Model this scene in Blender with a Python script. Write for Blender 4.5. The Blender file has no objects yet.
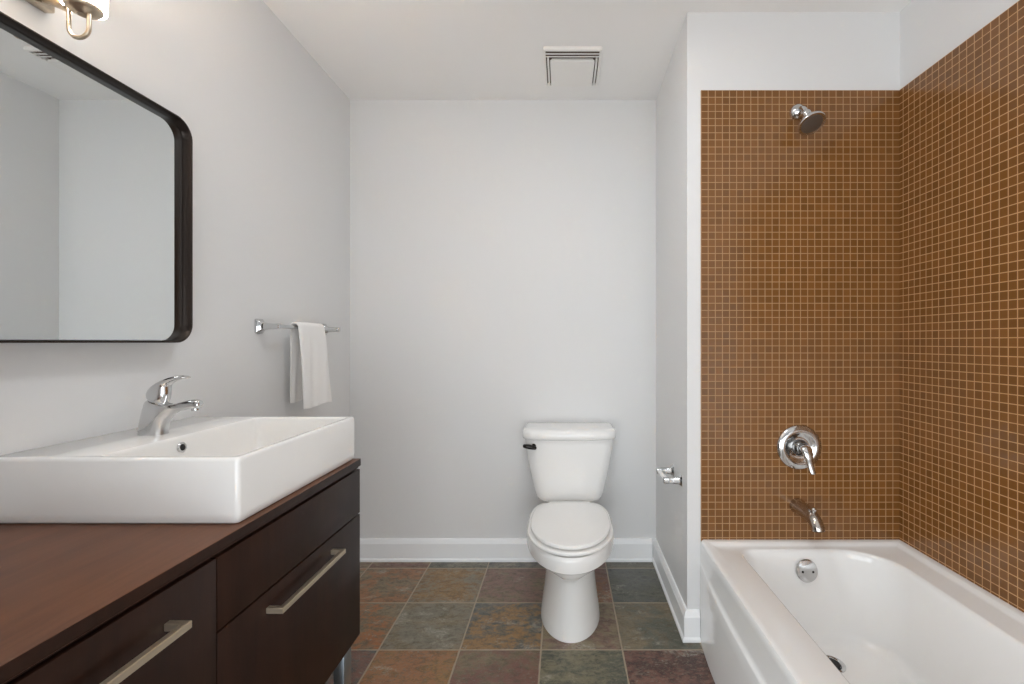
import bpy, bmesh, math, random
from mathutils import Vector, Matrix
random.seed(7)
PI = math.pi
scene = bpy.context.scene
COL = scene.collection

# ------------------------------------------------------------------ camera, light, exposure
EYE = 1.153
FP = 450.0
cam_d = bpy.data.cameras.new('camera')
cam = bpy.data.objects.new('camera', cam_d); COL.objects.link(cam)
cam.location = (0, 0, EYE); cam.rotation_euler = (PI/2, 0, 0)
cam_d.sensor_width = 36.0; cam_d.lens = 36.0*FP/1024.0
cam_d.shift_x = -51.0/1024.0; cam_d.clip_start = 0.02
scene.camera = cam

# ------------------------------------------------------------------ room measures (metres)
LX = -1.127          # left wall
BY = 2.380           # back wall
PX = 0.492           # side of the partition that backs the tub
AY = 1.748           # face of the partition at the shower end
RX = 1.308           # right wall
CZ = 2.434           # ceiling
RY = -1.20           # rear wall (behind the camera)

world = bpy.data.worlds.new('world'); scene.world = world; world.use_nodes = True
wb = world.node_tree.nodes['Background']
wb.inputs[0].default_value = (0.93, 0.96, 1.0, 1); wb.inputs[1].default_value = 0.55

def area(name, loc, rot, sx, sy, power, color):
    l = bpy.data.lights.new(name, 'AREA'); l.shape = 'RECTANGLE'; l.size = sx; l.size_y = sy
    l.energy = power; l.color = color
    o = bpy.data.objects.new(name, l); COL.objects.link(o); o.location = loc; o.rotation_euler = rot
    return o
# fill lights added to brighten the room: rear, low left side and overhead
DX0, DX1 = -1.10, 1.10
area('rear_fill', (0, -1.30, 0.66), (PI/2, 0, 0), 2.1, 1.28, 34, (0.905, 0.962, 1.0))
area('side_fill', (LX-0.02, -0.58, 0.80), (0, -PI/2, 0), 1.30, 0.95, 25, (0.905, 0.96, 1.0))
area('overhead_fill', (0.0, 1.05, 2.40), (0, 0, 0), 0.32, 0.32, 6.5, (0.93, 0.97, 1.0))
SHADE_GLOW = 2.4; SHADE_INNER = 75.0

scene.view_settings.view_transform = 'Standard'
scene.view_settings.look = 'None'
scene.view_settings.gamma = 1.0
scene.view_settings.use_curve_mapping = False
scene.view_settings.exposure = 0.0
scene.cycles.max_bounces = 12
scene.cycles.diffuse_bounces = 8
scene.cycles.glossy_bounces = 6
scene.cycles.use_denoising = True

def srgb(r, g, b):
    f = lambda c: (c/255/12.92 if c/255 <= 0.04045 else ((c/255+0.055)/1.055)**2.4)
    return (f(r), f(g), f(b), 1.0)

# ------------------------------------------------------------------ materials
def mat(name, col=(0.8, 0.8, 0.8, 1), rough=0.5, metal=0.0, spec=0.5, coat=0.0):
    m = bpy.data.materials.new(name); m.use_nodes = True
    b = m.node_tree.nodes['Principled BSDF']
    b.inputs['Base Color'].default_value = col
    b.inputs['Roughness'].default_value = rough
    b.inputs['Metallic'].default_value = metal
    b.inputs['Specular IOR Level'].default_value = spec
    b.inputs['Coat Weight'].default_value = coat
    b.inputs['Coat Roughness'].default_value = 0.05
    return m

class NT:
    def __init__(s, m): s.t = m.node_tree; s.b = s.t.nodes['Principled BSDF']
    def n(s, kind, **kw):
        x = s.t.nodes.new(kind)
        for k, v in kw.items(): setattr(x, k, v)
        return x
    def link(s, a, b): s.t.links.new(a, b)
    def val(s, sock, v):
        if hasattr(v, 'is_output'): s.link(v, sock)
        else: sock.default_value = v
    def math(s, op, a, b=0.0, c=0.0):
        x = s.n('ShaderNodeMath', operation=op)
        s.val(x.inputs[0], a); s.val(x.inputs[1], b); s.val(x.inputs[2], c)
        return x.outputs[0]
    def mix(s, f, a, b):
        x = s.n('ShaderNodeMix', data_type='RGBA')
        s.val(x.inputs[0], f); s.val(x.inputs[6], a); s.val(x.inputs[7], b)
        return x.outputs[2]
    def pos(s):
        g = s.n('ShaderNodeNewGeometry'); return g.outputs['Position']
    def sep(s, v):
        x = s.n('ShaderNodeSeparateXYZ'); s.link(v, x.inputs[0]); return x.outputs
    def noise(s, vec, scale, detail=4, rough=0.55, dist=0.0):
        x = s.n('ShaderNodeTexNoise'); s.link(vec, x.inputs['Vector'])
        x.inputs['Scale'].default_value = scale; x.inputs['Detail'].default_value = detail
        x.inputs['Roughness'].default_value = rough; x.inputs['Distortion'].default_value = dist
        return x.outputs['Fac']
    def ramp(s, f, lo, hi):
        x = s.n('ShaderNodeMapRange', interpolation_type='SMOOTHSTEP'); s.val(x.inputs[0], f)
        x.inputs[1].default_value = lo; x.inputs[2].default_value = hi
        return x.outputs[0]
    def bump(s, h, strength, dist=0.01):
        x = s.n('ShaderNodeBump'); s.link(h, x.inputs['Height'])
        x.inputs['Strength'].default_value = strength; x.inputs['Distance'].default_value = dist
        s.link(x.outputs[0], s.b.inputs['Normal'])

def paint(name, col, rough=0.55):
    m = mat(name, col, rough, spec=0.35); t = NT(m)
    p = t.pos(); t.bump(t.noise(p, 140, 3), 0.04, 0.002)
    return m
M_WALL = paint('wall_paint', srgb(225, 225, 225), 0.5)
M_CEIL = paint('ceiling_paint', srgb(243, 241, 239), 0.7)
M_TRIM = paint('trim_paint', srgb(245, 246, 247), 0.3)
M_PORC = mat('porcelain', srgb(243, 242, 240), 0.10, spec=0.5, coat=0.3)
M_SEAT = mat('seat_plastic', srgb(243, 242, 240), 0.16, spec=0.5)
M_TUB = mat('tub_acrylic', srgb(243, 243, 242), 0.14, spec=0.5, coat=0.2)
M_CHROME = mat('chrome', srgb(208, 208, 208), 0.10, 1.0)
M_NICKEL = mat('brushed_nickel', srgb(205, 190, 170), 0.28, 1.0)
M_HANDLE = mat('handle_nickel', srgb(228, 214, 192), 0.38, 1.0)
M_LEG = mat('leg_metal', srgb(176, 188, 198), 0.30, 1.0)
M_DARK = mat('dark_rubber', srgb(40, 38, 37), 0.5)
M_DCHROME = mat('dark_reflect_chrome', srgb(52, 50, 49), 0.25, 0.9)  # chrome lever's dark reflections put into the colour; screws share it
M_FRAME = mat('mirror_frame', srgb(58, 50, 46), 0.32, 0.75)
M_MIRROR = mat('mirror_glass', srgb(226, 229, 229), 0.015, 1.0)
M_VENT = mat('vent_plastic', srgb(242, 239, 235), 0.45)
M_VENTIN = mat('vent_slot_shade', srgb(112, 98, 88), 0.8)  # brown tone paints in the shade of deep slots
M_BLACK = mat('dark_hole', srgb(18, 17, 17), 0.6)
M_SHADOWGAP = mat('carcass_edge', srgb(26, 18, 15), 0.6)

def wood(name, c1, c2, rough, axis):
    m = mat(name, c1, rough, spec=0.5); t = NT(m)
    p = t.pos(); mp = t.n('ShaderNodeMapping'); t.link(p, mp.inputs[0])
    mp.inputs['Scale'].default_value = {'y': (9, 1.1, 9), 'z': (9, 9, 1.0)}[axis]
    n1 = t.noise(mp.outputs[0], 2.2, 6, 0.6, 0.6); n2 = t.noise(mp.outputs[0], 13, 4, 0.6)
    n3 = t.noise(p, 2.4, 3)
    f = t.math('ADD', t.math('MULTIPLY', n1, 0.55), t.math('ADD', t.math('MULTIPLY', n2, 0.2), t.math('MULTIPLY', n3, 0.3)))
    t.link(t.mix(t.ramp(f, 0.34, 0.72), c1, c2), t.b.inputs['Base Color'])
    t.link(t.math('ADD', t.math('MULTIPLY', n3, 0.15), rough-0.06), t.b.inputs['Roughness'])
    t.bump(n2, 0.05, 0.002)
    return m
M_WTOP = wood('espresso_top_sheen', srgb(84, 51, 32), srgb(110, 69, 45), 0.40, 'y')  # same wood as the fronts; lighter tone paints in the top's sheen
M_WTOP.node_tree.nodes['Principled BSDF'].inputs['Specular IOR Level'].default_value = 0.35
M_WFRONT = wood('espresso_front', srgb(36, 20, 13), srgb(52, 30, 20), 0.42, 'z')
M_WFRONT.node_tree.nodes['Principled BSDF'].inputs['Specular IOR Level'].default_value = 0.22

def fabric(name, col):
    m = mat(name, col, 0.95, spec=0.1); t = NT(m); p = t.pos()
    t.bump(t.noise(p, 420, 2), 0.35, 0.003)
    t.b.inputs['Sheen Weight'].default_value = 0.25
    return m
M_TOWEL = fabric('terry_towel', srgb(244, 242, 240))

def tile_mat(name, ua, u0, pu, v0, pv, g1, g2):
    """glossy brown mosaic: square tiles in rows, lighter grout, each tile a little different and a little tilted"""
    m = mat(name, srgb(128, 82, 42), 0.1); t = NT(m)
    p = t.pos(); s = t.sep(p)
    u = t.math('DIVIDE', t.math('SUBTRACT', s[ua], u0), pu)
    v = t.math('DIVIDE', t.math('SUBTRACT', s[2], v0), pv)
    def edge(c):
        f = t.math('FRACT', c); return t.math('MINIMUM', f, t.math('SUBTRACT', 1.0, f))
    e = t.math('MINIMUM', edge(u), edge(v))
    w = t.math('MULTIPLY_ADD', t.noise(p, 30, 2), 0.025, 0.030)
    tilemask = t.n('ShaderNodeMapRange'); t.link(e, tilemask.inputs[0])
    t.link(t.math('SUBTRACT', w, 0.012), tilemask.inputs[1]); t.link(t.math('ADD', w, 0.022), tilemask.inputs[2])
    mask = tilemask.outputs[0]
    comb = t.n('ShaderNodeCombineXYZ')
    t.link(t.math('FLOOR', u), comb.inputs[0]); t.link(t.math('FLOOR', v), comb.inputs[1])
    wn = t.n('ShaderNodeTexWhiteNoise', noise_dimensions='3D'); t.link(comb.outputs[0], wn.inputs[0])
    r = wn.outputs['Value']
    streak = t.n('ShaderNodeMapping'); t.link(p, streak.inputs[0]); streak.inputs['Scale'].default_value = (1, 1, 0.7)
    big = t.noise(streak.outputs[0], 5, 3)
    base = t.mix(r, srgb(112, 73, 33), srgb(128, 84, 41))
    base = t.mix(t.math('MULTIPLY', t.ramp(t.noise(p, 260, 3), 0.4, 0.75), 0.3), base, srgb(104, 66, 34))
    base = t.mix(t.math('MULTIPLY', t.ramp(big, 0.45, 0.7), 0.25), base, srgb(138, 92, 52))
    grout = t.mix(t.noise(p, 24, 3), g1, g2)
    t.link(t.mix(mask, grout, base), t.b.inputs['Base Color'])
    t.link(t.math('MULTIPLY_ADD', mask, -0.37, 0.54), t.b.inputs['Roughness'])
    bm = t.n('ShaderNodeBump'); t.link(mask, bm.inputs['Height'])
    bm.inputs['Strength'].default_value = 0.35; bm.inputs['Distance'].default_value = 0.0012
    # per-tile tilt
    tilt = t.n('ShaderNodeVectorMath', operation='SUBTRACT'); t.link(wn.outputs['Color'], tilt.inputs[0]); tilt.inputs[1].default_value = (.5, .5, .5)
    sc = t.n('ShaderNodeVectorMath', operation='SCALE'); t.link(tilt.outputs[0], sc.inputs[0]); sc.inputs['Scale'].default_value = 0.022
    ad = t.n('ShaderNodeVectorMath', operation='ADD'); t.link(bm.outputs[0], ad.inputs[0]); t.link(sc.outputs[0], ad.inputs[1])
    nm = t.n('ShaderNodeVectorMath', operation='NORMALIZE'); t.link(ad.outputs[0], nm.inputs[0])
    t.link(nm.outputs[0], t.b.inputs['Normal'])
    return m
M_TILE_END = tile_mat('mosaic_end', 0, 0.5345, 0.02750, 2.128, 0.02750, srgb(162, 124, 84), srgb(186, 148, 104))
M_TILE_RIGHT = tile_mat('mosaic_right', 1, 1.7225, 0.02710, 2.128, 0.02750, srgb(184, 140, 92), srgb(206, 164, 116))

GX0, GY0, GP = 0.222, 2.2945, 0.3045       # floor grid
def slate():
    m = mat('slate_floor', srgb(95, 80, 65), 0.4); t = NT(m)
    a = t.n('ShaderNodeVertexColor', layer_name='stone_a').outputs[0]
    b = t.n('ShaderNodeVertexColor', layer_name='stone_b').outputs[0]
    p = t.pos(); s = t.sep(p)
    def edge(c, o):
        f = t.math('FRACT', t.math('DIVIDE', t.math('SUBTRACT', c, o), GP))
        return t.math('MULTIPLY', t.math('MINIMUM', f, t.math('SUBTRACT', 1.0, f)), GP)
    jit = t.math('MULTIPLY', t.math('SUBTRACT', t.noise(p, 26, 3), 0.5), 0.0045)
    e = t.math('ADD', t.math('MINIMUM', edge(s[0], GX0), edge(s[1], GY0)), jit)
    mask = t.ramp(e, 0.0020, 0.0040)
    # every stone has its own pattern: shift the noise by a random vector per tile
    cb = t.n('ShaderNodeCombineXYZ')
    for k, o in ((0, GX0), (1, GY0)): t.link(t.math('FLOOR', t.math('DIVIDE', t.math('SUBTRACT', s[k], o), GP)), cb.inputs[k])
    wn = t.n('ShaderNodeTexWhiteNoise', noise_dimensions='3D'); t.link(cb.outputs[0], wn.inputs[0])
    off = t.n('ShaderNodeVectorMath', operation='MULTIPLY_ADD'); t.link(wn.outputs['Color'], off.inputs[0]); off.inputs[1].default_value = (9, 9, 9); t.link(p, off.inputs[2])
    st = t.n('ShaderNodeMapping'); t.link(off.outputs[0], st.inputs[0]); st.inputs['Scale'].default_value = (1.0, 1.5, 1.0); q = st.outputs[0]
    n1 = t.noise(q, 4.2, 9, 0.70, 0.5); n2 = t.noise(q, 26, 8, 0.75, 0.3); n3 = t.noise(q, 95, 6, 0.75); n4 = t.noise(q, 8, 9, 0.74, 0.15)
    c = t.mix(t.ramp(t.math('ADD', t.math('MULTIPLY', n1, 0.6), t.math('MULTIPLY', n2, 0.4)), 0.45, 0.55), a, b)
    dark = t.n('ShaderNodeMix', data_type='RGBA', blend_type='MULTIPLY'); t.link(c, dark.inputs[6])
    t.link(t.math('MULTIPLY', t.ramp(t.math('ADD', t.math('MULTIPLY', n2, 0.55), t.math('MULTIPLY', n3, 0.45)), 0.45, 0.60), 0.95), dark.inputs[0]); dark.inputs[7].default_value = (0.40, 0.39, 0.38, 1)
    c = dark.outputs[2]
    c = t.mix(t.math('MULTIPLY', t.ramp(n3, 0.50, 0.64), 0.40), c, srgb(150, 140, 122))
    # pale mineral bloom in places
    bl = t.math('MULTIPLY', t.ramp(n4, 0.54, 0.66), t.ramp(n3, 0.42, 0.56))
    c = t.mix(t.math('MULTIPLY', bl, 0.72), c, srgb(168, 164, 150))
    grout = t.mix(n2, srgb(136, 120, 100), srgb(184, 168, 146))
    t.link(t.mix(mask, grout, c), t.b.inputs['Base Color'])
    t.link(t.math('MULTIPLY_ADD', n2, 0.3, 0.22), t.b.inputs['Roughness'])
    h = t.math('ADD', t.math('MULTIPLY', mask, 0.8), t.math('ADD', t.math('MULTIPLY', n2, 0.5), t.math('MULTIPLY', n3, 0.2)))
    t.bump(h, 0.5, 0.006)
    return m
M_SLATE = slate()

def glow():
    m = mat('lit_glass_shade', srgb(250, 236, 214), 0.35); b = m.node_tree.nodes['Principled BSDF']
    b.inputs['Emission Color'].default_value = (1.0, 0.93, 0.83, 1); b.inputs['Emission Strength'].default_value = SHADE_GLOW
    return m
M_SHADE = glow()
M_SHADE_IN = glow(); M_SHADE_IN.name = 'lit_glass_inside'
M_SHADE_IN.node_tree.nodes['Principled BSDF'].inputs['Emission Color'].default_value = (1.0, 0.95, 0.89, 1)
M_SHADE_IN.node_tree.nodes['Principled BSDF'].inputs['Emission Strength'].default_value = SHADE_INNER   # faces the bulb

# ------------------------------------------------------------------ mesh helpers
def obj(name, bm, m, parent=None, smooth=True, angle=35):
    bmesh.ops.recalc_face_normals(bm, faces=bm.faces[:])
    me = bpy.data.meshes.new(name); bm.to_mesh(me); bm.free()
    me.materials.append(m)
    if smooth:
        me.shade_smooth(); me.set_sharp_from_angle(angle=math.radians(angle))
    o = bpy.data.objects.new(name, me); COL.objects.link(o)
    if parent is not None:
        o.parent = parent
        o.matrix_parent_inverse = Matrix.Translation(parent.location).inverted()
    return o
def thing(name, label, cat, loc, group=None):
    o = bpy.data.objects.new(name, None); COL.objects.link(o); o.location = loc
    o.empty_display_size = 0.05
    o['label'] = label; o['category'] = cat
    if group: o['group'] = group
    return o
def tag(o, label, cat, group=None):
    o['label'] = label; o['category'] = cat
    if group: o['group'] = group
    return o
def struct(name, bm, m, **kw):
    o = obj(name, bm, m, **kw); o['kind'] = 'structure'; return o

def B(): return bmesh.new()
def box(bm, x0, x1, y0, y1, z0, z1, bev=0.0, seg=2):
    t = bmesh.new()
    bmesh.ops.create_cube(t, size=1.0, matrix=Matrix.Translation(((x0+x1)/2, (y0+y1)/2, (z0+z1)/2)) @ Matrix.Diagonal((x1-x0, y1-y0, z1-z0, 1)))
    if bev > 0: bmesh.ops.bevel(t, geom=t.edges[:], offset=bev, segments=seg, profile=0.5, affect='EDGES')
    merge(bm, t)
    return bm
def merge(bm, t):
    me = bpy.data.meshes.new('tmp'); t.to_mesh(me); t.free(); bm.from_mesh(me); bpy.data.meshes.remove(me)
def loft(bm, rings, cap0=True, cap1=True, closed=True):
    vs = [[bm.verts.new(p) for p in r] for r in rings]
    n = len(rings[0])
    for a, b in zip(vs[:-1], vs[1:]):
        for i in range(n if closed else n-1):
            j = (i+1) % n
            bm.faces.new((a[i], a[j], b[j], b[i]))
    if cap0: bm.faces.new(vs[0][::-1])
    if cap1: bm.faces.new(vs[-1])
    return vs
def frame_for(d):
    d = Vector(d).normalized()
    up = Vector((0, 0, 1)) if abs(d.z) < 0.9 else Vector((1, 0, 0))
    a = d.cross(up).normalized(); return d, a, a.cross(d).normalized()
def tube(bm, pts, rad, n=16, flat=1.0, caps=True):
    """sweep a circle (flat squashes it) along pts; rad a number or one per point"""
    pts = [Vector(p) for p in pts]
    if not isinstance(rad, (list, tuple)): rad = [rad]*len(pts)
    rings = []; a = None
    for i, p in enumerate(pts):
        d = (pts[min(i+1, len(pts)-1)] - pts[max(i-1, 0)]).normalized()
        if a is None: _, a, _ = frame_for(d)
        a = (a - d*a.dot(d)).normalized(); b = a.cross(d)
        rings.append([p + (a*math.cos(2*PI*k/n) + b*flat*math.sin(2*PI*k/n))*rad[i] for k in range(n)])
    loft(bm, rings, caps, caps)
def lathe(bm, prof, origin, axis, n=32, cap0=True, cap1=True):
    """prof: list of (radius, distance along axis)"""
    d, a, b = frame_for(axis); o = Vector(origin)
    rings = [[o + d*h + (a*math.cos(2*PI*k/n) + b*math.sin(2*PI*k/n))*max(r, 1e-4) for k in range(n)] for r, h in prof]
    loft(bm, rings, cap0, cap1)
def catmull(pts, k=6, closed=False):
    out = []; n = len(pts); P = [Vector(p) for p in pts]
    for i in range(n if closed else n-1):
        if closed: p0, p1, p2, p3 = P[i-1], P[i], P[(i+1) % n], P[(i+2) % n]
        else: p0, p1, p2, p3 = P[max(i-1, 0)], P[i], P[i+1], P[min(i+2, n-1)]
        for s in range(k):
            t = s/k
            out.append(0.5*((2*p1) + (p2-p0)*t + (2*p0-5*p1+4*p2-p3)*t*t + (3*p1-p0-3*p2+p3)*t**3))
    if not closed: out.append(P[-1])
    return out
def round_poly(pts, r, seg=5):
    """round every corner of a closed 2d polygon"""
    out = []; n = len(pts)
    for i in range(n):
        p = Vector(pts[i]); a = Vector(pts[i-1]); b = Vector(pts[(i+1) % n])
        u = (a-p); v = (b-p); rr = r[i] if isinstance(r, (list, tuple)) else r
        d = min(rr, u.length*0.48, v.length*0.48); s = p + u.normalized()*d; e = p + v.normalized()*d
        for k in range(seg+1):
            t = k/seg; out.append((1-t)**2*s + 2*t*(1-t)*p + t*t*e)
    return out
def inset(poly, d):
    n = len(poly); A = sum(poly[i-1].x*poly[i].y - poly[i].x*poly[i-1].y for i in range(n)); sg = 1 if A > 0 else -1
    out = []
    for i in range(n):
        t = (poly[(i+1) % n]-poly[i-1]).normalized(); nrm = Vector((-t.y, t.x))*sg
        out.append(poly[i] + nrm*d)
    return out
def slab(bm, poly, place, h0, h1, r=0.003, seg=4):
    """a 2d outline given thickness h0..h1 with rounded edges; place(u, v, h) gives the 3d point"""
    poly = [Vector(p) for p in poly]; rings = []
    rings.append([place(p.x, p.y, h0) for p in inset(poly, r+0.0006)])
    for k in range(seg+1):
        a = PI/2*k/seg; q = inset(poly, r*(1-math.sin(a))); h = h0 + r*(1-math.cos(a))
        rings.append([place(p.x, p.y, h) for p in q])
    for k in range(seg, -1, -1):
        a = PI/2*k/seg; q = inset(poly, r*(1-math.sin(a))); h = h1 - r*(1-math.cos(a))
        rings.append([place(p.x, p.y, h) for p in q])
    rings.append([place(p.x, p.y, h1) for p in inset(poly, r+0.0006)])
    loft(bm, rings)
def rrect(x0, x1, y0, y1, r, nc=8, ns=10):
    """rounded rectangle with a fixed number of points, so that rings of different size can be lofted"""
    if not isinstance(r, (list, tuple)): r = [r]*4
    cs = [(x1, y1, -1, -1, 0, r[0]), (x0, y1, 1, -1, PI/2, r[1]), (x0, y0, 1, 1, PI, r[2]), (x1, y0, -1, 1, 1.5*PI, r[3])]
    arcs = []
    for cx, cy, sx, sy, a0, rr in cs:
        arcs.append([(cx + sx*rr + rr*math.cos(a0+PI/2*k/nc), cy + sy*rr + rr*math.sin(a0+PI/2*k/nc)) for k in range(nc+1)])
    out = []
    for i in range(4):
        out += arcs[i]; a = arcs[i][-1]; b = arcs[(i+1) % 4][0]
        for k in range(1, ns): out.append((a[0]+(b[0]-a[0])*k/ns, a[1]+(b[1]-a[1])*k/ns))
    return out

# ------------------------------------------------------------------ the room
T = 0.12
def tile_colours():
    R, O, G, K, P, D = (srgb(150, 104, 68), srgb(146, 112, 68), srgb(122, 116, 92), srgb(92, 93, 80), srgb(130, 100, 88), srgb(120, 84, 72))
    OL, GR = srgb(130, 116, 90), srgb(124, 118, 102)
    t = {}
    BL = srgb(100, 101, 96)
    t[(0, 0)] = (OL, D); t[(0, 1)] = (GR, K); t[(0, 2)] = (GR, BL); t[(0, 3)] = (P, OL); t[(0, 4)] = (K, GR)
    t[(1, 0)] = (R, OL); t[(1, 1)] = (GR, O); t[(1, 2)] = (P, OL); t[(1, 3)] = (D, R); t[(1, 4)] = (K, BL)
    t[(2, 0)] = (srgb(156, 98, 52), OL); t[(2, 1)] = (GR, OL); t[(2, 2)] = (O, BL); t[(2, 3)] = (OL, P); t[(2, 4)] = (K, OL)
    t[(3, 0)] = (D, BL); t[(3, 1)] = (R, O); t[(3, 2)] = (D, OL); t[(3, 3)] = (G, K); t[(3, 4)] = (D, srgb(84, 56, 48))
    return t
def make_floor():
    bm = B()
    ca = bm.loops.layers.float_color.new('stone_a'); cb = bm.loops.layers.float_color.new('stone_b')
    tc = tile_colours(); pal = list(tc.values())
    xs = [LX] + [GX0 + i*GP for i in range(-4, 4) if LX < GX0+i*GP < RX] + [RX]
    ys = [RY] + [GY0 + i*GP for i in range(-12, 1) if RY < GY0+i*GP < BY] + [BY]
    for i in range(len(xs)-1):
        for j in range(len(ys)-1):
            vs = [bm.verts.new((x, y, 0)) for x, y in ((xs[i], ys[j]), (xs[i+1], ys[j]), (xs[i+1], ys[j+1]), (xs[i], ys[j+1]))]
            f = bm.faces.new(vs)
            cx = (xs[i]+xs[i+1])/2; cy = (ys[j]+ys[j+1])/2
            c = int(math.floor((cx-GX0)/GP)) + 4; r = -int(math.floor((cy-GY0)/GP))
            key = (r, max(c, 0))
            a, b = tc.get(key) or pal[(r*5+c*3) % len(pal)]
            for l in f.loops: l[ca] = a; l[cb] = b
    bmesh.ops.remove_doubles(bm, verts=bm.verts[:], dist=1e-5)
    box(bm, LX, RX, RY, BY, -0.03, -0.001)
    return struct('floor', bm, M_SLATE, smooth=False)
make_floor()
struct('ceiling', box(B(), LX-T, RX+T, RY-T, BY+T, CZ, CZ+0.1), M_CEIL, smooth=False)
bm = B(); box(bm, LX-T, LX, -0.08, BY+T, 0, CZ); box(bm, LX-T, LX, RY-T, -1.08, 0, CZ); box(bm, LX-T, LX, -1.08, -0.08, 1.50, CZ); box(bm, LX-T, LX, -1.08, -0.08, 0, 0.12)
struct('wall_left', bm, M_WALL, smooth=False)   # with an opening added behind the camera for the side fill
struct('wall_back', box(B(), LX, PX, BY, BY+T, 0, CZ), M_WALL, smooth=False)
struct('wall_right', box(B(), RX, RX+T, RY-T, AY, 0, CZ), M_WALL, smooth=False)
PX2 = 0.4825         # the partition runs a touch out of square
bm = B(); pl = [(PX, BY), (PX, BY+T), (RX+T, BY+T), (RX+T, AY), (PX2, AY)]
loft(bm, [[(x, y, 0) for x, y in pl], [(x, y, CZ) for x, y in pl]])
struct('wall_partition', bm, M_WALL, smooth=False)
# unseen wall added to keep rear light off the sink's near face
struct('wall_light_block', box(B(), LX, -0.72, 0.06, 0.18, 0, CZ), M_WALL, smooth=False)
# rear wall, its wide opening added to let the rear fill in
bm = B(); box(bm, LX, DX0, RY-T, RY, 0, CZ); box(bm, DX1, RX, RY-T, RY, 0, CZ); box(bm, DX0, DX1, RY-T, RY, 2.28, CZ)
struct('wall_rear', bm, M_WALL, smooth=False)
# mosaic facings
struct('wall_shower_tile', box(B(), 0.5345, 1.302, AY-0.006, AY, 0.380, 2.128), M_TILE_END, smooth=False)
struct('wall_right_tile', box(B(), 1.302, RX, 0.20, AY, 0.380, 2.128), M_TILE_RIGHT, smooth=False)

# baseboards: stepped profile with a small shoe at the floor
BP = [(0, 0), (0.023, 0), (0.023, 0.009), (0.019, 0.014), (0.016, 0.016), (0.016, 0.092), (0.0125, 0.099), (0.011, 0.107), (0.006, 0.114), (0, 0.115)]
def baseboard(name, path, close_ends=True):
    """path: list of (x, y, nx, ny) stations; profile goes out along (nx, ny)"""
    bm = B(); loft(bm, [[(x+nx*u, y+ny*u, v) for u, v in BP] for x, y, nx, ny in path])
    return struct(name, bm, M_TRIM, angle=25)
baseboard('baseboard_back', [(LX+0.024, BY, 0, -1), (PX-0.024, BY, 0, -1)])
baseboard('baseboard_left', [(LX, 1.385, 1, 0), (LX, BY, 1, 0)])
baseboard('baseboard_right', [(PX, BY, -1, 0), (PX2, AY, -1, -1), (0.5285, AY, 0, -1)])

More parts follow.
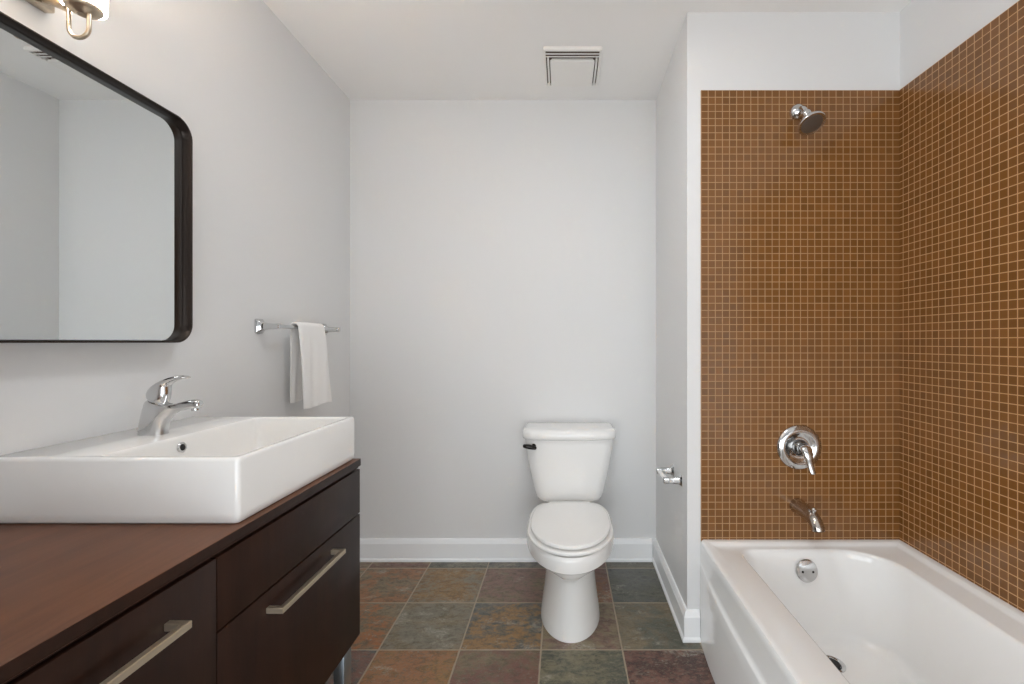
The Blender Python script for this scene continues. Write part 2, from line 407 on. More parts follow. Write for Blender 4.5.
# ------------------------------------------------------------------ bathtub
TX0, TX1, TY0, TY1, TZ = 0.534, 1.302, 0.215, 1.742, 0.375
def make_tub():
    root = thing('bathtub', 'white alcove bathtub with a stepped front panel below the brown mosaic tile', 'bathtub', (0.91, 0.98, 0))
    def sm(a, b, x):
        t = min(1, max(0, (x-a)/(b-a))); return t*t*(3-2*t)
    def lipz(x, y):
        d = min(TX1-x, TY1-y, y-TY0)
        return 0.013*(1-sm(0.018, 0.040, d))
    bm = B(); rings = []
    def ring(x0, x1, y0, y1, r, z, lip=True):
        rings.append([(x, y, z + (lipz(x, y) if lip else 0)) for x, y in rrect(x0, x1, y0, y1, r)])
    e = 0.001
    ring(TX0+0.004, TX1, TY0, TY1, e, TZ-0.05, False)
    ring(TX0+0.000, TX1, TY0, TY1, e, TZ-0.012, True)
    ring(TX0+0.003, TX1, TY0, TY1, e, TZ-0.003, True)
    ring(TX0+0.010, TX1, TY0, TY1, e, TZ, True)
    ring(TX0+0.020, TX1-0.018, TY0+0.018, TY1-0.018, e, TZ)
    ring(TX0+0.030, TX1-0.024, TY0+0.024, TY1-0.023, e, TZ)
    ring(TX0+0.040, TX1-0.032, TY0+0.032, TY1-0.030, 0.003, TZ)
    ring(TX0+0.050, TX1-0.042, TY0+0.042, TY1-0.036, 0.010, TZ)
    def inner(d, z, rr=0.0):       # d: how far inside the basin's mouth
        return rrect(0.654+d, 1.184-d, TY0+0.10+d*1.6, 1.690-d, [0.16+rr, 0.055+rr, 0.12+rr, 0.16+rr])
    def iring(dl, dr, de, dn, z, rr=0.0):
        rings.append([(x, y, z) for x, y in rrect(0.654+dl, 1.184-dr, TY0+0.10+dn, 1.690-de, [0.16-rr*0.2, 0.055+rr, 0.10+rr, 0.16-rr*0.2])])
    iring(-0.004, -0.004, -0.004, -0.004, TZ)
    iring(0.000, 0.000, 0.000, 0.000, TZ-0.0012)
    iring(0.004, 0.004, 0.003, 0.004, TZ-0.005)
    iring(0.007, 0.007, 0.006, 0.010, TZ-0.012)
    iring(0.010, 0.010, 0.009, 0.020, TZ-0.03, 0.01)
    for k in range(1, 10):
        f = k/9; z = TZ-0.03 - f*0.245
        iring(0.010+0.020*f, 0.010+0.030*f, 0.009+0.042*f, 0.02+0.16*f, z, 0.02+0.04*f)
    for k in range(1, 7):
        a = PI/2*k/6; R = 0.04
        iring(0.030+R*1.2*(1-math.cos(a)), 0.040+R*1.3*(1-math.cos(a)), 0.051+R*(1-math.cos(a)), 0.18+R*2*(1-math.cos(a)), 0.10-R*math.sin(a), 0.06)
    iring(0.15, 0.16, 0.16, 0.35, 0.058, 0.03)
    loft(bm, rings, False, True)
    obj('basin', bm, M_TUB, root, angle=50)
    # apron: upper band under the rim, then a gently arched ledge and the lower panel
    bm = B(); rows = []
    n = 48
    for k in range(n+1):
        y = TY0 + (AY-0.001-TY0)*k/n
        u = abs(y-0.98)/0.76
        zl = 0.252 + 0.044*max(0, (u-0.30)/0.70)**2.2
        d = min(1, min(y-TY0, AY-y)/0.30); w = 0.12 + 0.88*(d*(2-d))      # the panel bows out between its ends
        p = [(TX0+0.010, TZ), (TX0+0.003, TZ-0.002), (TX0, TZ-0.010), (TX0, TZ-0.030), (TX0-0.001*w, zl+0.016), (TX0-0.003*w, zl+0.006), (TX0-0.006*w, zl+0.001),
             (TX0-0.0095*w, zl-0.002), (TX0-0.0115*w, zl-0.008), (TX0-0.013*w, zl-0.05), (TX0-0.021*w, 0.03), (TX0-0.0215*w, 0.0), (TX0+0.03, 0.0), (TX0+0.03, TZ-0.02)]
        rows.append([(x, y, z) for x, z in p])
    loft(bm, rows)
    obj('front_panel', bm, M_TUB, root, angle=40)
    # overflow plate on the far wall of the basin
    c = Vector((0.902, 1.668, 0.306)); ax = Vector((0, -1, 0.17)).normalized()
    bm = B(); lathe(bm, [(0.030, -0.004), (0.040, 0.0), (0.0405, 0.004), (0.037, 0.009), (0.02, 0.0115), (0.0005, 0.012)], c, ax, 36)
    pl = obj('overflow_plate', bm, M_CHROME, root)
    for sx in (-1, 1):
        bm = B(); lathe(bm, [(0.0045, 0), (0.0045, 0.0012), (0.0005, 0.0016)], c + Vector((sx*0.019, 0, -0.002)) + ax*0.0108, ax, 12)
        obj('screw', bm, M_DCHROME, pl)
    bm = B(); lathe(bm, [(0.042, 0), (0.042, 0.003), (0.036, 0.005), (0.030, 0.003), (0.028, 0.001)], (0.912, 1.528, 0.059), (0, 0, 1), 32, True, True)
    dr = obj('drain', bm, M_CHROME, root)
    bm = B(); lathe(bm, [(0.027, 0.0), (0.027, 0.003), (0.02, 0.0045), (0.0005, 0.005)], (0.912, 1.528, 0.060), (0, 0, 1), 24)
    obj('drain_grate', bm, M_BLACK, dr)
make_tub()

# ------------------------------------------------------------------ shower fittings
def make_shower_head():
    x, z = 0.906, 2.0416; y0 = AY-0.006
    root = thing('wall_shower', 'chrome shower head on a short arm high on the tiled wall', 'shower', (x, y0, z))
    bm = B(); lathe(bm, [(0.031, 0), (0.031, 0.004), (0.028, 0.013), (0.021, 0.021), (0.012, 0.026), (0.010, 0.027)], (x, y0, z), (0, -1, 0), 32)
    obj('wall_flange', bm, M_CHROME, root)
    arm = catmull([(x, y0-0.01, z), (x, y0-0.032, z-0.002), (x+0.001, y0-0.050, z-0.014), (x+0.002, y0-0.062, z-0.034)], 6)
    bm = B(); tube(bm, arm, 0.0098, 16); obj('arm', bm, M_CHROME, root)
    ax = Vector((0.10, -0.47, -0.87)).normalized(); o = Vector((x+0.002, y0-0.058, z-0.030))
    bm = B(); lathe(bm, [(0.011, -0.004), (0.015, 0.0), (0.0175, 0.007), (0.016, 0.015), (0.013, 0.019), (0.016, 0.023), (0.021, 0.032), (0.028, 0.040), (0.038, 0.049), (0.045, 0.056), (0.0475, 0.061), (0.048, 0.065), (0.0465, 0.068), (0.0375, 0.066)], o, ax, 40)
    hd = obj('shower_head', bm, M_CHROME, root)
    bm = B(); lathe(bm, [(0.038, 0.0655), (0.038, 0.0665), (0.034, 0.0675), (0.0005, 0.068)], o, ax, 36)
    obj('spray_face', bm, mat('spray_face', srgb(112, 104, 96), 0.35, 0.5), hd)
make_shower_head()

def make_valve():
    x, z = 0.912, 0.7465; y0 = AY-0.006
    root = thing('shower_valve', 'round chrome shower control with a drooping lever above the tub spout', 'shower control', (x, y0, z))
    bm = B(); lathe(bm, [(0.085, 0), (0.0865, 0.003), (0.085, 0.008), (0.079, 0.013), (0.068, 0.0165), (0.059, 0.017), (0.055, 0.0145), (0.046, 0.009), (0.034, 0.0075), (0.028, 0.009)], (x, y0, z), (0, -1, 0), 64)
    obj('escutcheon', bm, M_CHROME, root, angle=60)
    bm = B(); lathe(bm, [(0.031, 0.006), (0.031, 0.018), (0.026, 0.026), (0.0225, 0.030), (0.0225, 0.044), (0.020, 0.048)], (x, y0, z), (0, -1, 0), 36)
    obj('hub', bm, mat('hub_metal', srgb(120, 118, 116), 0.18, 1.0), root)
    # lever: a dome that runs out into a tapering tongue pointing down
    pts = catmull([(x-0.001, y0-0.046, z+0.008), (x-0.001, y0-0.060, z+0.001), (x+0.001, y0-0.069, z-0.020), (x+0.005, y0-0.073, z-0.048), (x+0.010, y0-0.079, z-0.072), (x+0.012, y0-0.083, z-0.083)], 6)
    rad = [0.020, 0.021, 0.0215, 0.022, 0.022, 0.0215, 0.021, 0.0202, 0.0195, 0.0187, 0.018, 0.0172, 0.0165, 0.0157, 0.015, 0.0142, 0.0135, 0.013, 0.0125, 0.012, 0.0118, 0.0115, 0.0112, 0.011, 0.0108, 0.0105, 0.0102, 0.0098, 0.009, 0.007, 0.003]
    bm = B(); tube(bm, pts, rad[:len(pts)], 20, 0.62)
    obj('lever', bm, M_CHROME, root, angle=60)
make_valve()

def make_spout():
    x, z = 0.907, 0.520; y0 = AY-0.006
    root = thing('tub_spout', 'chrome tub spout with a diverter knob just above the bathtub', 'tub spout', (x, y0, z))
    pts = catmull([(x, y0, z), (x, y0-0.03, z), (x, y0-0.08, z-0.001), (x, y0-0.115, z-0.008), (x, y0-0.136, z-0.024), (x, y0-0.143, z-0.040)], 6)
    n = len(pts); rad = [0.030 - 0.0085*(i/(n-1))**0.8 for i in range(n)]
    bm = B(); tube(bm, pts, rad, 28); obj('spout', bm, mat('spout_metal', srgb(186, 178, 170), 0.2, 1.0), root, angle=60)
    bm = B(); lathe(bm, [(0.006, 0), (0.006, 0.012), (0.0085, 0.014), (0.009, 0.020), (0.006, 0.024), (0.0005, 0.025)], (x, y0-0.112, z+0.010), (0, -0.15, 1), 16)
    obj('diverter_knob', bm, M_CHROME, root)
    bm = B(); lathe(bm, [(0.0155, 0), (0.0155, 0.002), (0.0005, 0.002)], pts[-1] - Vector((0, 0, 0.0005)), (0, -0.35, -1), 20)
    obj('outlet', bm, M_BLACK, root)
make_spout()

# ------------------------------------------------------------------ toilet
def make_toilet():
    X = 0.031
    root = thing('toilet', 'white two-piece toilet with closed lid against the back wall', 'toilet', (X, 1.95, 0))
    N = 64
    def egg(a, f, b, z, back=0.55, pw=2.0):
        """egg outline: half width a, front at y=f, back at y=b; widest 55% of the way back"""
        c = f + (b-f)*back; pts = []
        for k in range(N):
            t = 2*PI*k/N; s, co = math.sin(t), math.cos(t)
            if s < 0: x = a*co; y = c + (c-f)*s
            else:
                e = 2/pw if pw else 1
                x = a*math.copysign(abs(co)**(2/3.2), co); y = c + (b-c)*abs(s)**(2/3.2)
            pts.append((X+x, y, z))
        return pts
    bm = B()
    R = [egg(0.126, 1.7225, 2.20, 0.0, 0.45), egg(0.126, 1.7225, 2.20, 0.012, 0.45), egg(0.122, 1.726, 2.20, 0.04, 0.45), egg(0.114, 1.729, 2.20, 0.09, 0.45), egg(0.1075, 1.729, 2.20, 0.15, 0.45),
         egg(0.1035, 1.725, 2.20, 0.20, 0.45), egg(0.102, 1.719, 2.21, 0.228, 0.45), egg(0.1045, 1.710, 2.22, 0.245), egg(0.118, 1.694, 2.24, 0.257), egg(0.142, 1.675, 2.25, 0.272),
         egg(0.163, 1.661, 2.25, 0.286), egg(0.178, 1.651, 2.25, 0.297), egg(0.1815, 1.6475, 2.25, 0.300), egg(0.1875, 1.642, 2.25, 0.304), egg(0.1885, 1.639, 2.25, 0.325), egg(0.188, 1.639, 2.25, 0.345), egg(0.186, 1.641, 2.25, 0.356), egg(0.181, 1.646, 2.245, 0.362),
         egg(0.12, 1.71, 2.2, 0.362)]
    loft(bm, R); obj('bowl', bm, M_PORC, root, angle=30)
    def plate(name, a, f, b, z0, z1, r, m, dome=0.0):
        bm = B(); rings = []
        for k in range(6):
            t = PI/2*k/5; i = r*(1-math.sin(t)); rings.append(egg(a-i, f+i, b-i*0.5, z0+r*(1-math.cos(t)), 0.50))
        for k in range(5, -1, -1):
            t = PI/2*k/5; i = r*(1-math.sin(t)); rings.append(egg(a-i, f+i, b-i*0.5, z1-r*(1-math.cos(t)), 0.50))
        if dome:
            for s in (0.85, 0.6, 0.3, 0.05):
                rings.append(egg((a-r)*s, f+r+(1-s)*0.24, b-(1-s)*0.24, z1+dome*(1-s*s), 0.50))
        loft(bm, rings); return obj(name, bm, m, root, angle=60)
    plate('seat', 0.1775, 1.645, 2.11, 0.3665, 0.380, 0.005, M_SEAT)
    plate('lid', 0.166, 1.656, 2.125, 0.386, 0.401, 0.005, M_SEAT, 0.004)
    for s in (-1, 1):
        bm = B(); tube(bm, [(X+s*0.075-0.02, 2.128, 0.386), (X+s*0.075+0.02, 2.128, 0.386)], 0.012, 14); obj('hinge', bm, M_SEAT, root)
    # tank: flaring body with a bowed front
    def tk(w, f, b, z, r=0.05):
        pts = []
        for x, y in rrect(-w, w, f, b, [0.02, 0.02, r, r], 8, 10):
            if y < (f+b)/2: y = y + 0.022*(x/w)**2*((f+b)/2-y)/((b-f)/2)
            pts.append((X+x, y, z))
        return pts
    bm = B()
    loft(bm, [tk(0.126, 2.200, 2.33, 0.366), tk(0.144, 2.188, 2.345, 0.370), tk(0.156, 2.178, 2.352, 0.380), tk(0.164, 2.172, 2.355, 0.395), tk(0.172, 2.168, 2.357, 0.425), tk(0.187, 2.163, 2.36, 0.49), tk(0.201, 2.159, 2.362, 0.56), tk(0.212, 2.156, 2.364, 0.63), tk(0.217, 2.155, 2.365, 0.684)])
    obj('tank', bm, M_PORC, root, angle=60)
    bm = B()
    loft(bm, [tk(0.218, 2.150, 2.368, 0.681, 0.05), tk(0.226, 2.143, 2.370, 0.684, 0.055), tk(0.2285, 2.140, 2.371, 0.692, 0.055), tk(0.2285, 2.140, 2.371, 0.712, 0.055), tk(0.2265, 2.143, 2.370, 0.721, 0.055), tk(0.220, 2.150, 2.367, 0.728, 0.05), tk(0.206, 2.163, 2.36, 0.7315, 0.045), tk(0.15, 2.20, 2.33, 0.733, 0.03)])
    obj('tank_lid', bm, M_PORC, root, angle=60)
    bm = B()
    lathe(bm, [(0.011, 0), (0.011, 0.012), (0.008, 0.016)], (X-0.172, 2.180, 0.652), (0, -1, 0), 16)
    pts = catmull([(X-0.158, 2.152, 0.645), (X-0.180, 2.148, 0.650), (X-0.205, 2.147, 0.655), (X-0.222, 2.150, 0.657)], 5)
    tube(bm, pts, [0.005]+[0.0085+0.0055*math.sin(PI*(i+1)/15) for i in range(len(pts)-2)]+[0.005], 14, 0.8)
    fl = obj('flush_lever', bm, M_DCHROME, root); fl['label'] = 'chrome flush lever, coloured dark for what it reflects'
make_toilet()

# ------------------------------------------------------------------ vanity: two cabinets under one dark wood top
VX = -0.6214; VZ0, VZ1 = 0.260, 0.768; SPL = 0.630
VN, VM, VF = 0.235, 0.8085, 1.379
def pull(parent, y0, y1, z):
    bm = B(); w = 0.006
    poly = [(VX, y0), (VX+0.036, y0), (VX+0.036, y1), (VX, y1), (VX, y1-0.011), (VX+0.025, y1-0.011), (VX+0.025, y0+0.011), (VX, y0+0.011)]
    vs0 = [bm.verts.new((x, y, z-w)) for x, y in poly]; vs1 = [bm.verts.new((x, y, z+w)) for x, y in poly]
    for vs in (vs0, vs1):
        bm.faces.new((vs[0], vs[1], vs[6], vs[7])); bm.faces.new((vs[1], vs[2], vs[5], vs[6])); bm.faces.new((vs[2], vs[3], vs[4], vs[5]))
    for i in range(8):
        j = (i+1) % 8; bm.faces.new((vs0[i], vs0[j], vs1[j], vs1[i]))
    bmesh.ops.recalc_face_normals(bm, faces=bm.faces[:])
    bmesh.ops.bevel(bm, geom=[e for e in bm.edges if e.calc_face_angle(0) > 1.0], offset=0.001, segments=2, affect='EDGES')
    o = obj('handle', bm, M_HANDLE, parent, angle=30)
    o['label'] = 'brushed nickel bar handle'
    return o
def cabinet(label, y0, y1, top_drawer):
    root = thing('vanity_cabinet', label, 'vanity cabinet', (LX+0.26, (y0+y1)/2, 0), 'vanity cabinets')
    g = 0.0016
    bm = B(); box(bm, LX+0.004, VX-0.020, y0+0.0005, y1-0.0005, VZ0, VZ1, 0.001, 1); obj('carcass', bm, M_WFRONT, root)
    bm = B(); box(bm, VX-0.019, VX, y0+g, y1-g, SPL+0.002, VZ1-0.003, 0.0012, 2)
    if not top_drawer:
        obj('front_panel', bm, M_WFRONT, root)
        bm = B(); box(bm, VX-0.019, VX, y0+g, y1-g, VZ0, SPL-0.002, 0.0012, 2)
        pull(obj('drawer', bm, M_WFRONT, root), 0.941, 1.214, 0.590)
    else:
        bm.free(); bm = B(); box(bm, VX-0.019, VX, y0+g, y1-g, VZ0, VZ1-0.003, 0.0012, 2)
        pull(obj('drawer', bm, M_WFRONT, root), y0+0.13, 0.711, 0.708)
    for yy in ([1.278, 0.86] if not top_drawer else [0.70, 0.30]):
        for xx in (VX-0.031, LX+0.06):
            bm = B(); box(bm, xx, xx+0.030, yy, yy+0.045, 0.006, VZ0, 0.0015, 2); box(bm, xx-0.003, xx+0.033, yy-0.003, yy+0.048, 0, 0.006, 0.001, 1)
            o = obj('leg', bm, M_LEG, root); o['label'] = 'square metal leg'
    return root
cabinet('dark brown vanity cabinet under the white sink, on square metal legs', VM, VF, False)
cabinet('dark brown vanity cabinet left of the sink, at the lower left edge', VN, VM, True)
bm = B(); box(bm, LX+0.001, VX+0.0015, VN-0.002, VF+0.002, 0.774, 0.796, 0.0018, 3)
box(bm, LX+0.01, VX-0.006, VN, VF, VZ1, 0.7745)
ct = obj('countertop', bm, M_WTOP); ct.data.materials.append(M_WFRONT)
for f in ct.data.polygons:
    if abs(f.normal.z) < 0.5: f.material_index = 1  # edges get the darker wood without the painted sheen
tag(ct, 'dark reddish brown wooden vanity top carrying the white sink', 'countertop')

# ------------------------------------------------------------------ sink
SX0, SX1, SY0, SY1, SZ0, SZ1 = LX+0.001, -0.634, 0.879, 1.374, 0.796, 0.926
def make_sink():
    root = thing('vessel_sink', 'white rectangular ceramic sink standing on the dark vanity top', 'sink', (-0.88, 1.123, SZ0))
    bm = B(); rings = []
    def rg(d, z, r): rings.append([(x, y, z) for x, y in rrect(SX0+d*0.2, SX1-d, SY0+d, SY1-d, [r, 0.003, 0.003, r])])
    rg(0.010, SZ0, 0.006); rg(0.004, SZ0+0.001, 0.008); rg(0.002, SZ0+0.004, 0.009); rg(0.0, SZ0+0.02, 0.009); rg(0.0, SZ1-0.008, 0.009); rg(0.0008, SZ1-0.003, 0.009); rg(0.003, SZ1-0.0006, 0.010); rg(0.006, SZ1, 0.008)
    BX0 = -0.926
    def ri(d, z, r): rings.append([(x, y, z) for x, y in rrect(BX0+d*0.6, SX1-0.016-d*0.6, SY0+0.016+d*0.6, SY1-0.016-d*0.6, r)])
    ri(-0.003, SZ1, 0.016); ri(0.000, SZ1-0.0008, 0.016); ri(0.003, SZ1-0.004, 0.016); ri(0.005, SZ1-0.010, 0.016)
    ri(0.012, SZ1-0.05, 0.018); ri(0.020, SZ1-0.085, 0.022); ri(0.030, SZ1-0.098, 0.028); ri(0.048, SZ1-0.105, 0.035); ri(0.09, SZ1-0.108, 0.05); ri(0.2, SZ1-0.110, 0.07)
    loft(bm, rings, True, True)
    obj('basin', bm, M_PORC, root, angle=50)
    c = Vector((-0.9195, 1.085, 0.899)); ax = Vector((1, 0, 0.12)).normalized()
    bm = B(); lathe(bm, [(0.012, -0.002), (0.0125, 0.0015), (0.011, 0.003), (0.008, 0.0028), (0.0075, 0.001)], c, ax, 24)
    ov = obj('overflow_ring', bm, M_CHROME, root)
    bm = B(); lathe(bm, [(0.0078, 0.0), (0.0078, 0.0022), (0.0005, 0.0022)], c, ax, 20); obj('overflow_hole', bm, M_BLACK, ov)
    bm = B(); lathe(bm, [(0.032, 0), (0.032, 0.002), (0.026, 0.004), (0.024, 0.003), (0.022, 0.006), (0.0005, 0.008)], (-0.785, 1.123, SZ1-0.111), (0, 0, 1), 28)
    obj('drain', bm, M_CHROME, root)
make_sink()

# ------------------------------------------------------------------ faucet
def make_faucet():
    YC = 1.110; s = YC/FP
    root = thing('faucet', 'chrome single-lever faucet standing at the back of the white sink', 'faucet', (-1.0, YC, SZ1))
    def ringed(pairs, name, parent, pw):
        """loft rounded sections; each pair gives the two edge points of a section in the faucet's middle plane and its half width"""
        P = catmull([(a[0], a[1], 0) for a, b, h in pairs], 4); Q = catmull([(b[0], b[1], 0) for a, b, h in pairs], 4)
        H = catmull([(h, 0, 0) for a, b, h in pairs], 4); rings = []; n = 28
        for p, q, h in zip(P, Q, H):
            A, Bq = w(p.x, p.y), w(q.x, q.y); c = (A+Bq)/2; d = (Bq-A)/2; ring = []
            for k in range(n):
                t = 2*PI*k/n; cs, sn = math.cos(t), math.sin(t)
                u = math.copysign(abs(cs)**pw, cs); v = math.copysign(abs(sn)**pw, sn)
                ring.append((c.x+d.x*u, YC+h.x*v, c.y+d.y*u))
            rings.append(ring)
        bm = B(); loft(bm, rings); return obj(name, bm, M_CHROME, parent, angle=60)
    def w(px, py): return Vector(((px-563)*s, EYE-(py-342)*s))
    body = [((140.6, 435), (165.8, 435), 0.021), ((141.2, 428), (166.2, 428), 0.0212), ((143, 418), (168.4, 420.5), 0.021), ((144.8, 409), (173, 415), 0.0203), ((148, 400.5), (178, 411.8), 0.0195), ((154, 400.5), (183, 410.4), 0.0185),
            ((163, 404.3), (188, 409.2), 0.017), ((175, 403.6), (192, 408.8), 0.0155), ((186, 400.8), (194.5, 408.8), 0.014), ((195, 399.4), (198.5, 408.6), 0.012), ((200, 400.6), (200.8, 407.4), 0.009), ((201.2, 403), (201.2, 405), 0.005)]
    ringed(body, 'body', root, 0.75)
    bm = B(); lathe(bm, [(0.0085, 0), (0.0088, 0.008), (0.0072, 0.009), (0.0005, 0.0085)], (w(195.5, 408).x, YC, w(0, 407).y), (0.1, 0, -1), 24)
    obj('aerator', bm, M_CHROME, root)
    lever = [((150, 400), (166, 405), 0.015), ((148.5, 396), (168, 400.5), 0.0175), ((148.5, 392.5), (169.5, 394), 0.0178), ((151, 388.5), (169.5, 388.5), 0.0172), ((156, 384.3), (170, 384.8), 0.0165), ((163, 380.3), (173, 382.5), 0.016), ((171, 377.2), (177, 380.8), 0.015), ((179, 375.6), (181.5, 379.6), 0.014), ((185, 375.5), (186, 379), 0.0125), ((188.3, 376.6), (188.4, 378.2), 0.008)]
    ringed(lever, 'handle', root, 0.85)
make_faucet()

# ------------------------------------------------------------------ mirror
def make_mirror():
    y0, y1, z0, z1, r = 0.32, 1.2912, 1.151, 1.778, 0.052
    xf, xm, t = -1.0616, -1.0868, 0.005
    root = thing('wall_mirror', 'wide mirror with a thin dark rounded frame on the left wall', 'mirror', (LX, (y0+y1)/2, (z0+z1)/2))
    def ring(x, d, rr): return [(x, y, z) for y, z in rrect(y0+d, y1-d, z0+d, z1-d, rr, 16, 6)]
    bm = B()
    loft(bm, [ring(LX+0.001, 0, r), ring(xf-0.001, 0, r), ring(xf, 0.001, r-0.001), ring(xf, t-0.001, r-t+0.001), ring(xf-0.001, t, r-t), ring(xm-0.006, t, r-t)], False, False)
    obj('frame', bm, M_FRAME, root, angle=50)
    bm = B()
    loft(bm, [ring(LX+0.002, t+0.0016, r-t), ring(xm, t+0.0016, r-t)])
    obj('glass', bm, M_MIRROR, root, angle=30)
make_mirror()

# ------------------------------------------------------------------ vanity light
def make_light():
    root = thing('vanity_light', 'brushed nickel wall light with glowing cream shades above the mirror', 'wall light', (LX, 0.80, 1.92))
    bm = B(); box(bm, LX+0.0005, LX+0.022, 0.62, 0.98, 1.867, 1.985, 0.003, 2); obj('backplate', bm, M_NICKEL, root)
    cx, zc = -1.017, 1.857
    for y in (0.955, 0.80, 0.645):
        bm = B()
        tube(bm, [(LX+0.02, y, zc+0.028), (cx-0.05, y, zc+0.012), (cx-0.0315, y, zc+0.004)], 0.009, 12)
        a = obj('arm', bm, M_NICKEL, root)
        bm = B(); loop = [(cx-0.0105-0.0, y, zc+0.002)]
        R = 0.0215
        loop = [(cx-0.010-R, y, zc+0.004), (cx-0.010-R, y, zc-0.020)] + [(cx-0.010-R*math.cos(PI*k/14), y, zc-0.037-R*math.sin(PI*k/14)) for k in range(15)] + [(cx-0.010+R, y, zc-0.020), (cx-0.010+R, y, zc+0.006)]
        tube(bm, loop, 0.0042, 12)
        obj('loop', bm, M_NICKEL, a)
        bm = B(); lathe(bm, [(0.010, -0.011), (0.013, -0.008), (0.024, -0.004), (0.030, 0.002), (0.032, 0.006), (0.031, 0.010), (0.02, 0.011)], (cx, y, zc), (0, 0, 1), 32)
        obj('shade_holder', bm, M_NICKEL, root)
        bm = B(); lathe(bm, [(0.032, 0.007), (0.0355, 0.005), (0.037, 0.010), (0.038, 0.06), (0.040, 0.11), (0.042, 0.135), (0.040, 0.135), (0.038, 0.11), (0.036, 0.06), (0.034, 0.02), (0.02, 0.018)], (cx, y, zc), (0, 0, 1), 36, False, True)
        sh = obj('shade', bm, M_SHADE, root, angle=50); sh.data.materials.append(M_SHADE_IN)
        for f in sh.data.polygons:
            r = math.hypot(f.center.x-cx, f.center.y-y)
            if f.normal.x*(f.center.x-cx)+f.normal.y*(f.center.y-y) < -0.3*r or (f.normal.z > 0.9 and f.center.z < zc+0.1): f.material_index = 1
        sh['label'] = 'lit cream glass shade'
make_light()

# ------------------------------------------------------------------ towel bar and towel
TBX, TBZ = -1.060, 1.211
def make_towel_bar():
    root = thing('towel_bar', 'chrome towel bar on the left wall beyond the sink', 'towel bar', (LX, 1.89, TBZ))
    for y in (1.664, 2.112):
        bm = B(); rings = []
        for x, hy, hz, r in ((LX+0.0005, 0.021, 0.027, 0.006), (LX+0.006, 0.021, 0.027, 0.006), (LX+0.010, 0.018, 0.023, 0.006), (LX+0.018, 0.012, 0.016, 0.006), (LX+0.032, 0.010, 0.012, 0.005), (LX+0.060, 0.009, 0.010, 0.005), (TBX+0.011, 0.009, 0.010, 0.005), (TBX+0.013, 0.007, 0.008, 0.004)):
            rings.append([(x, a, b) for a, b in rrect(y-hy, y+hy, TBZ-hz, TBZ+hz, r, 5, 2)])
        loft(bm, rings); obj('bracket', bm, M_CHROME, root, angle=40)
    bm = B(); tube(bm, [(TBX, 1.664, TBZ), (TBX, 2.112, TBZ)], 0.0075, 16); obj('bar', bm, M_CHROME, root)
make_towel_bar()
def make_towel():
    # the folded towel hangs over the bar: one strip, front fall and back fall
    prof = []
    R = 0.0115
    for k in range(0, 15): prof.append((-R-0.020*(1-k/14)**0.6*0.55, TBZ-0.300*(1-k/14), 0))
    for k in range(1, 12): a = PI - PI*k/12; prof.append((R*math.cos(a), TBZ+R*math.sin(a), 0.5))
    for k in range(0, 17): prof.append((R+0.012*(k/16)**0.7, TBZ-0.323*(k/16), 1))
    rings_o, rings_i = [], []
    ny = 22
    def pt(i, j, off):
        dx, z, side = prof[i]; v = j/ny
        f = max(0, (TBZ-z)/0.32)
        y0, y1 = (1.775 + 0.015*f, 1.965 + 0.045*f) if side > 0.4 else (1.778, 1.945)
        if side == 0: y0 = 1.782 + 0.012*f
        x = TBX + dx + (0.0035*math.sin(v*9.0+f*2.0) + 0.002*math.sin(v*21+1+f*4))*min(1, f*2.2)
        i0, i1 = max(i-1, 0), min(i+1, len(prof)-1)
        tx, tz = prof[i1][0]-prof[i0][0], prof[i1][1]-prof[i0][1]; L = math.hypot(tx, tz)
        nx, nz = tz/L, -tx/L
        zz = z - (0.004*math.sin(v*7) if f > 0.9 else 0)
        return Vector((x - nx*off, y0+(y1-y0)*v, zz - nz*off))
    bm = B(); th = 0.0115
    n = len(prof)
    rows = []
    for j in range(ny+1):
        o_ = [pt(i, j, th*(1.0 if 0 < j < ny else 0.6)) for i in range(n)]; q = [pt(i, j, 0.0035) for i in range(n)][::-1]
        rows.append(o_+q)
    loft(bm, rows)
    o = obj('hand_towel', bm, M_TOWEL, angle=60)
    tag(o, 'small white towel folded over the chrome bar on the left wall', 'towel')
    return o
make_towel()

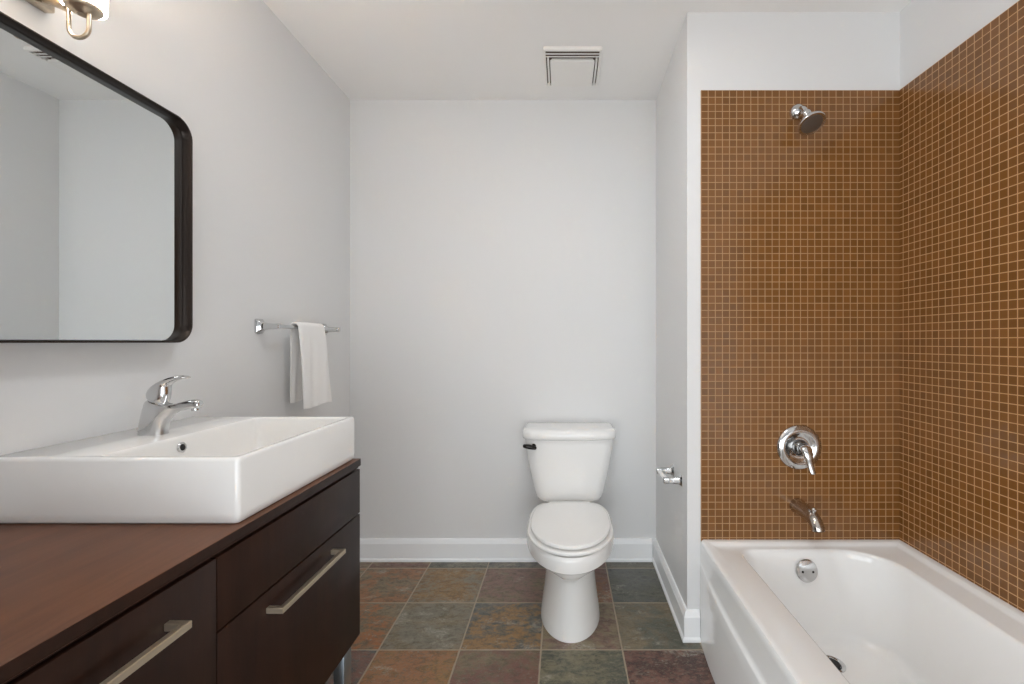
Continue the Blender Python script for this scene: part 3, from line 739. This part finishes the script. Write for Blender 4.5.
# ------------------------------------------------------------------ paper holder
def make_paper_holder():
    z = 0.586; xo = 0.422
    root = thing('paper_holder', 'empty chrome toilet paper holder on the partition right of the toilet', 'toilet paper holder', (PX, 1.92, z))
    for y in (1.845, 1.985):
        bm = B(); rings = []
        for x, h, r in ((PX-0.0005, 0.025, 0.005), (PX-0.006, 0.025, 0.005), (PX-0.010, 0.021, 0.005), (PX-0.020, 0.014, 0.005), (PX-0.045, 0.0125, 0.005), (xo+0.012, 0.0125, 0.005), (xo-0.008, 0.0125, 0.005), (xo-0.011, 0.010, 0.004)):
            rings.append([(x, a, b) for a, b in rrect(y-h*0.8, y+h*0.8, z-h, z+h, r, 5, 2)])
        loft(bm, rings); obj('post', bm, M_CHROME, root, angle=40)
    bm = B(); lathe(bm, [(0.006, 0), (0.0065, 0.012), (0.0095, 0.014), (0.0095, 0.10), (0.008, 0.102), (0.008, 0.118), (0.006, 0.12), (0.006, 0.132)], (xo, 1.849, z), (0, 1, 0), 20)
    obj('roller', bm, M_SEAT, root)
make_paper_holder()

# ------------------------------------------------------------------ ceiling vent
def make_vent():
    x0, x1, y0, y1 = -0.088, 0.172, 1.950, 2.232; zt = CZ; zb = CZ-0.022
    root = thing('ceiling_vent', 'square white exhaust fan grille on the ceiling near the back wall', 'ceiling vent', ((x0+x1)/2, (y0+y1)/2, zt))
    def sq(sd, nr, fr, z, r=0.004): return [(x, y, z) for x, y in rrect(x0+sd, x1-sd, y0+nr, y1-fr, r, 5, 4)]
    # rim, dark backing, two slats across the near side, flat cover
    bm = B(); loft(bm, [sq(0.004, 0.004, 0.004, zt), sq(0.004, 0.004, 0.004, zt-0.003)]); obj('backing', bm, M_VENTIN, root, angle=30)
    bm = B(); loft(bm, [sq(0, 0, 0, zt-0.0002, 0.008), sq(0.0005, 0.0005, 0.0005, zt-0.011, 0.008), sq(0.003, 0.003, 0.003, zt-0.013, 0.007), sq(0.009, 0.014, 0.009, zt-0.013), sq(0.011, 0.016, 0.011, zt-0.011), sq(0.011, 0.016, 0.011, zt-0.003)], False, False)
    obj('rim', bm, M_VENT, root, angle=30)
    for k in range(2):
        yy = y0+0.027+0.019*k
        bm = B(); box(bm, x0+0.010, x1-0.010, yy, yy+0.0065, zt-0.0145, zt-0.0125, 0.0006, 2); obj('slat', bm, M_VENT, root, angle=30)
    for xx in (x0+0.017, x1-0.025):
        bm = B(); box(bm, xx, xx+0.008, y0+0.064, y1-0.008, zt-0.0185, zt-0.002, 0.001, 2); obj('side_rail', bm, M_VENT, root, angle=30)
    bm = B(); loft(bm, [sq(0.036, 0.078, 0.02, zt-0.003), sq(0.036, 0.078, 0.02, zt-0.014, 0.006), sq(0.030, 0.067, 0.012, zt-0.0145, 0.008), sq(0.030, 0.067, 0.012, zb+0.002, 0.008), sq(0.032, 0.069, 0.014, zb, 0.008), sq(0.06, 0.1, 0.06, zb)])
    obj('cover', bm, M_VENT, root, angle=30)
make_vent()
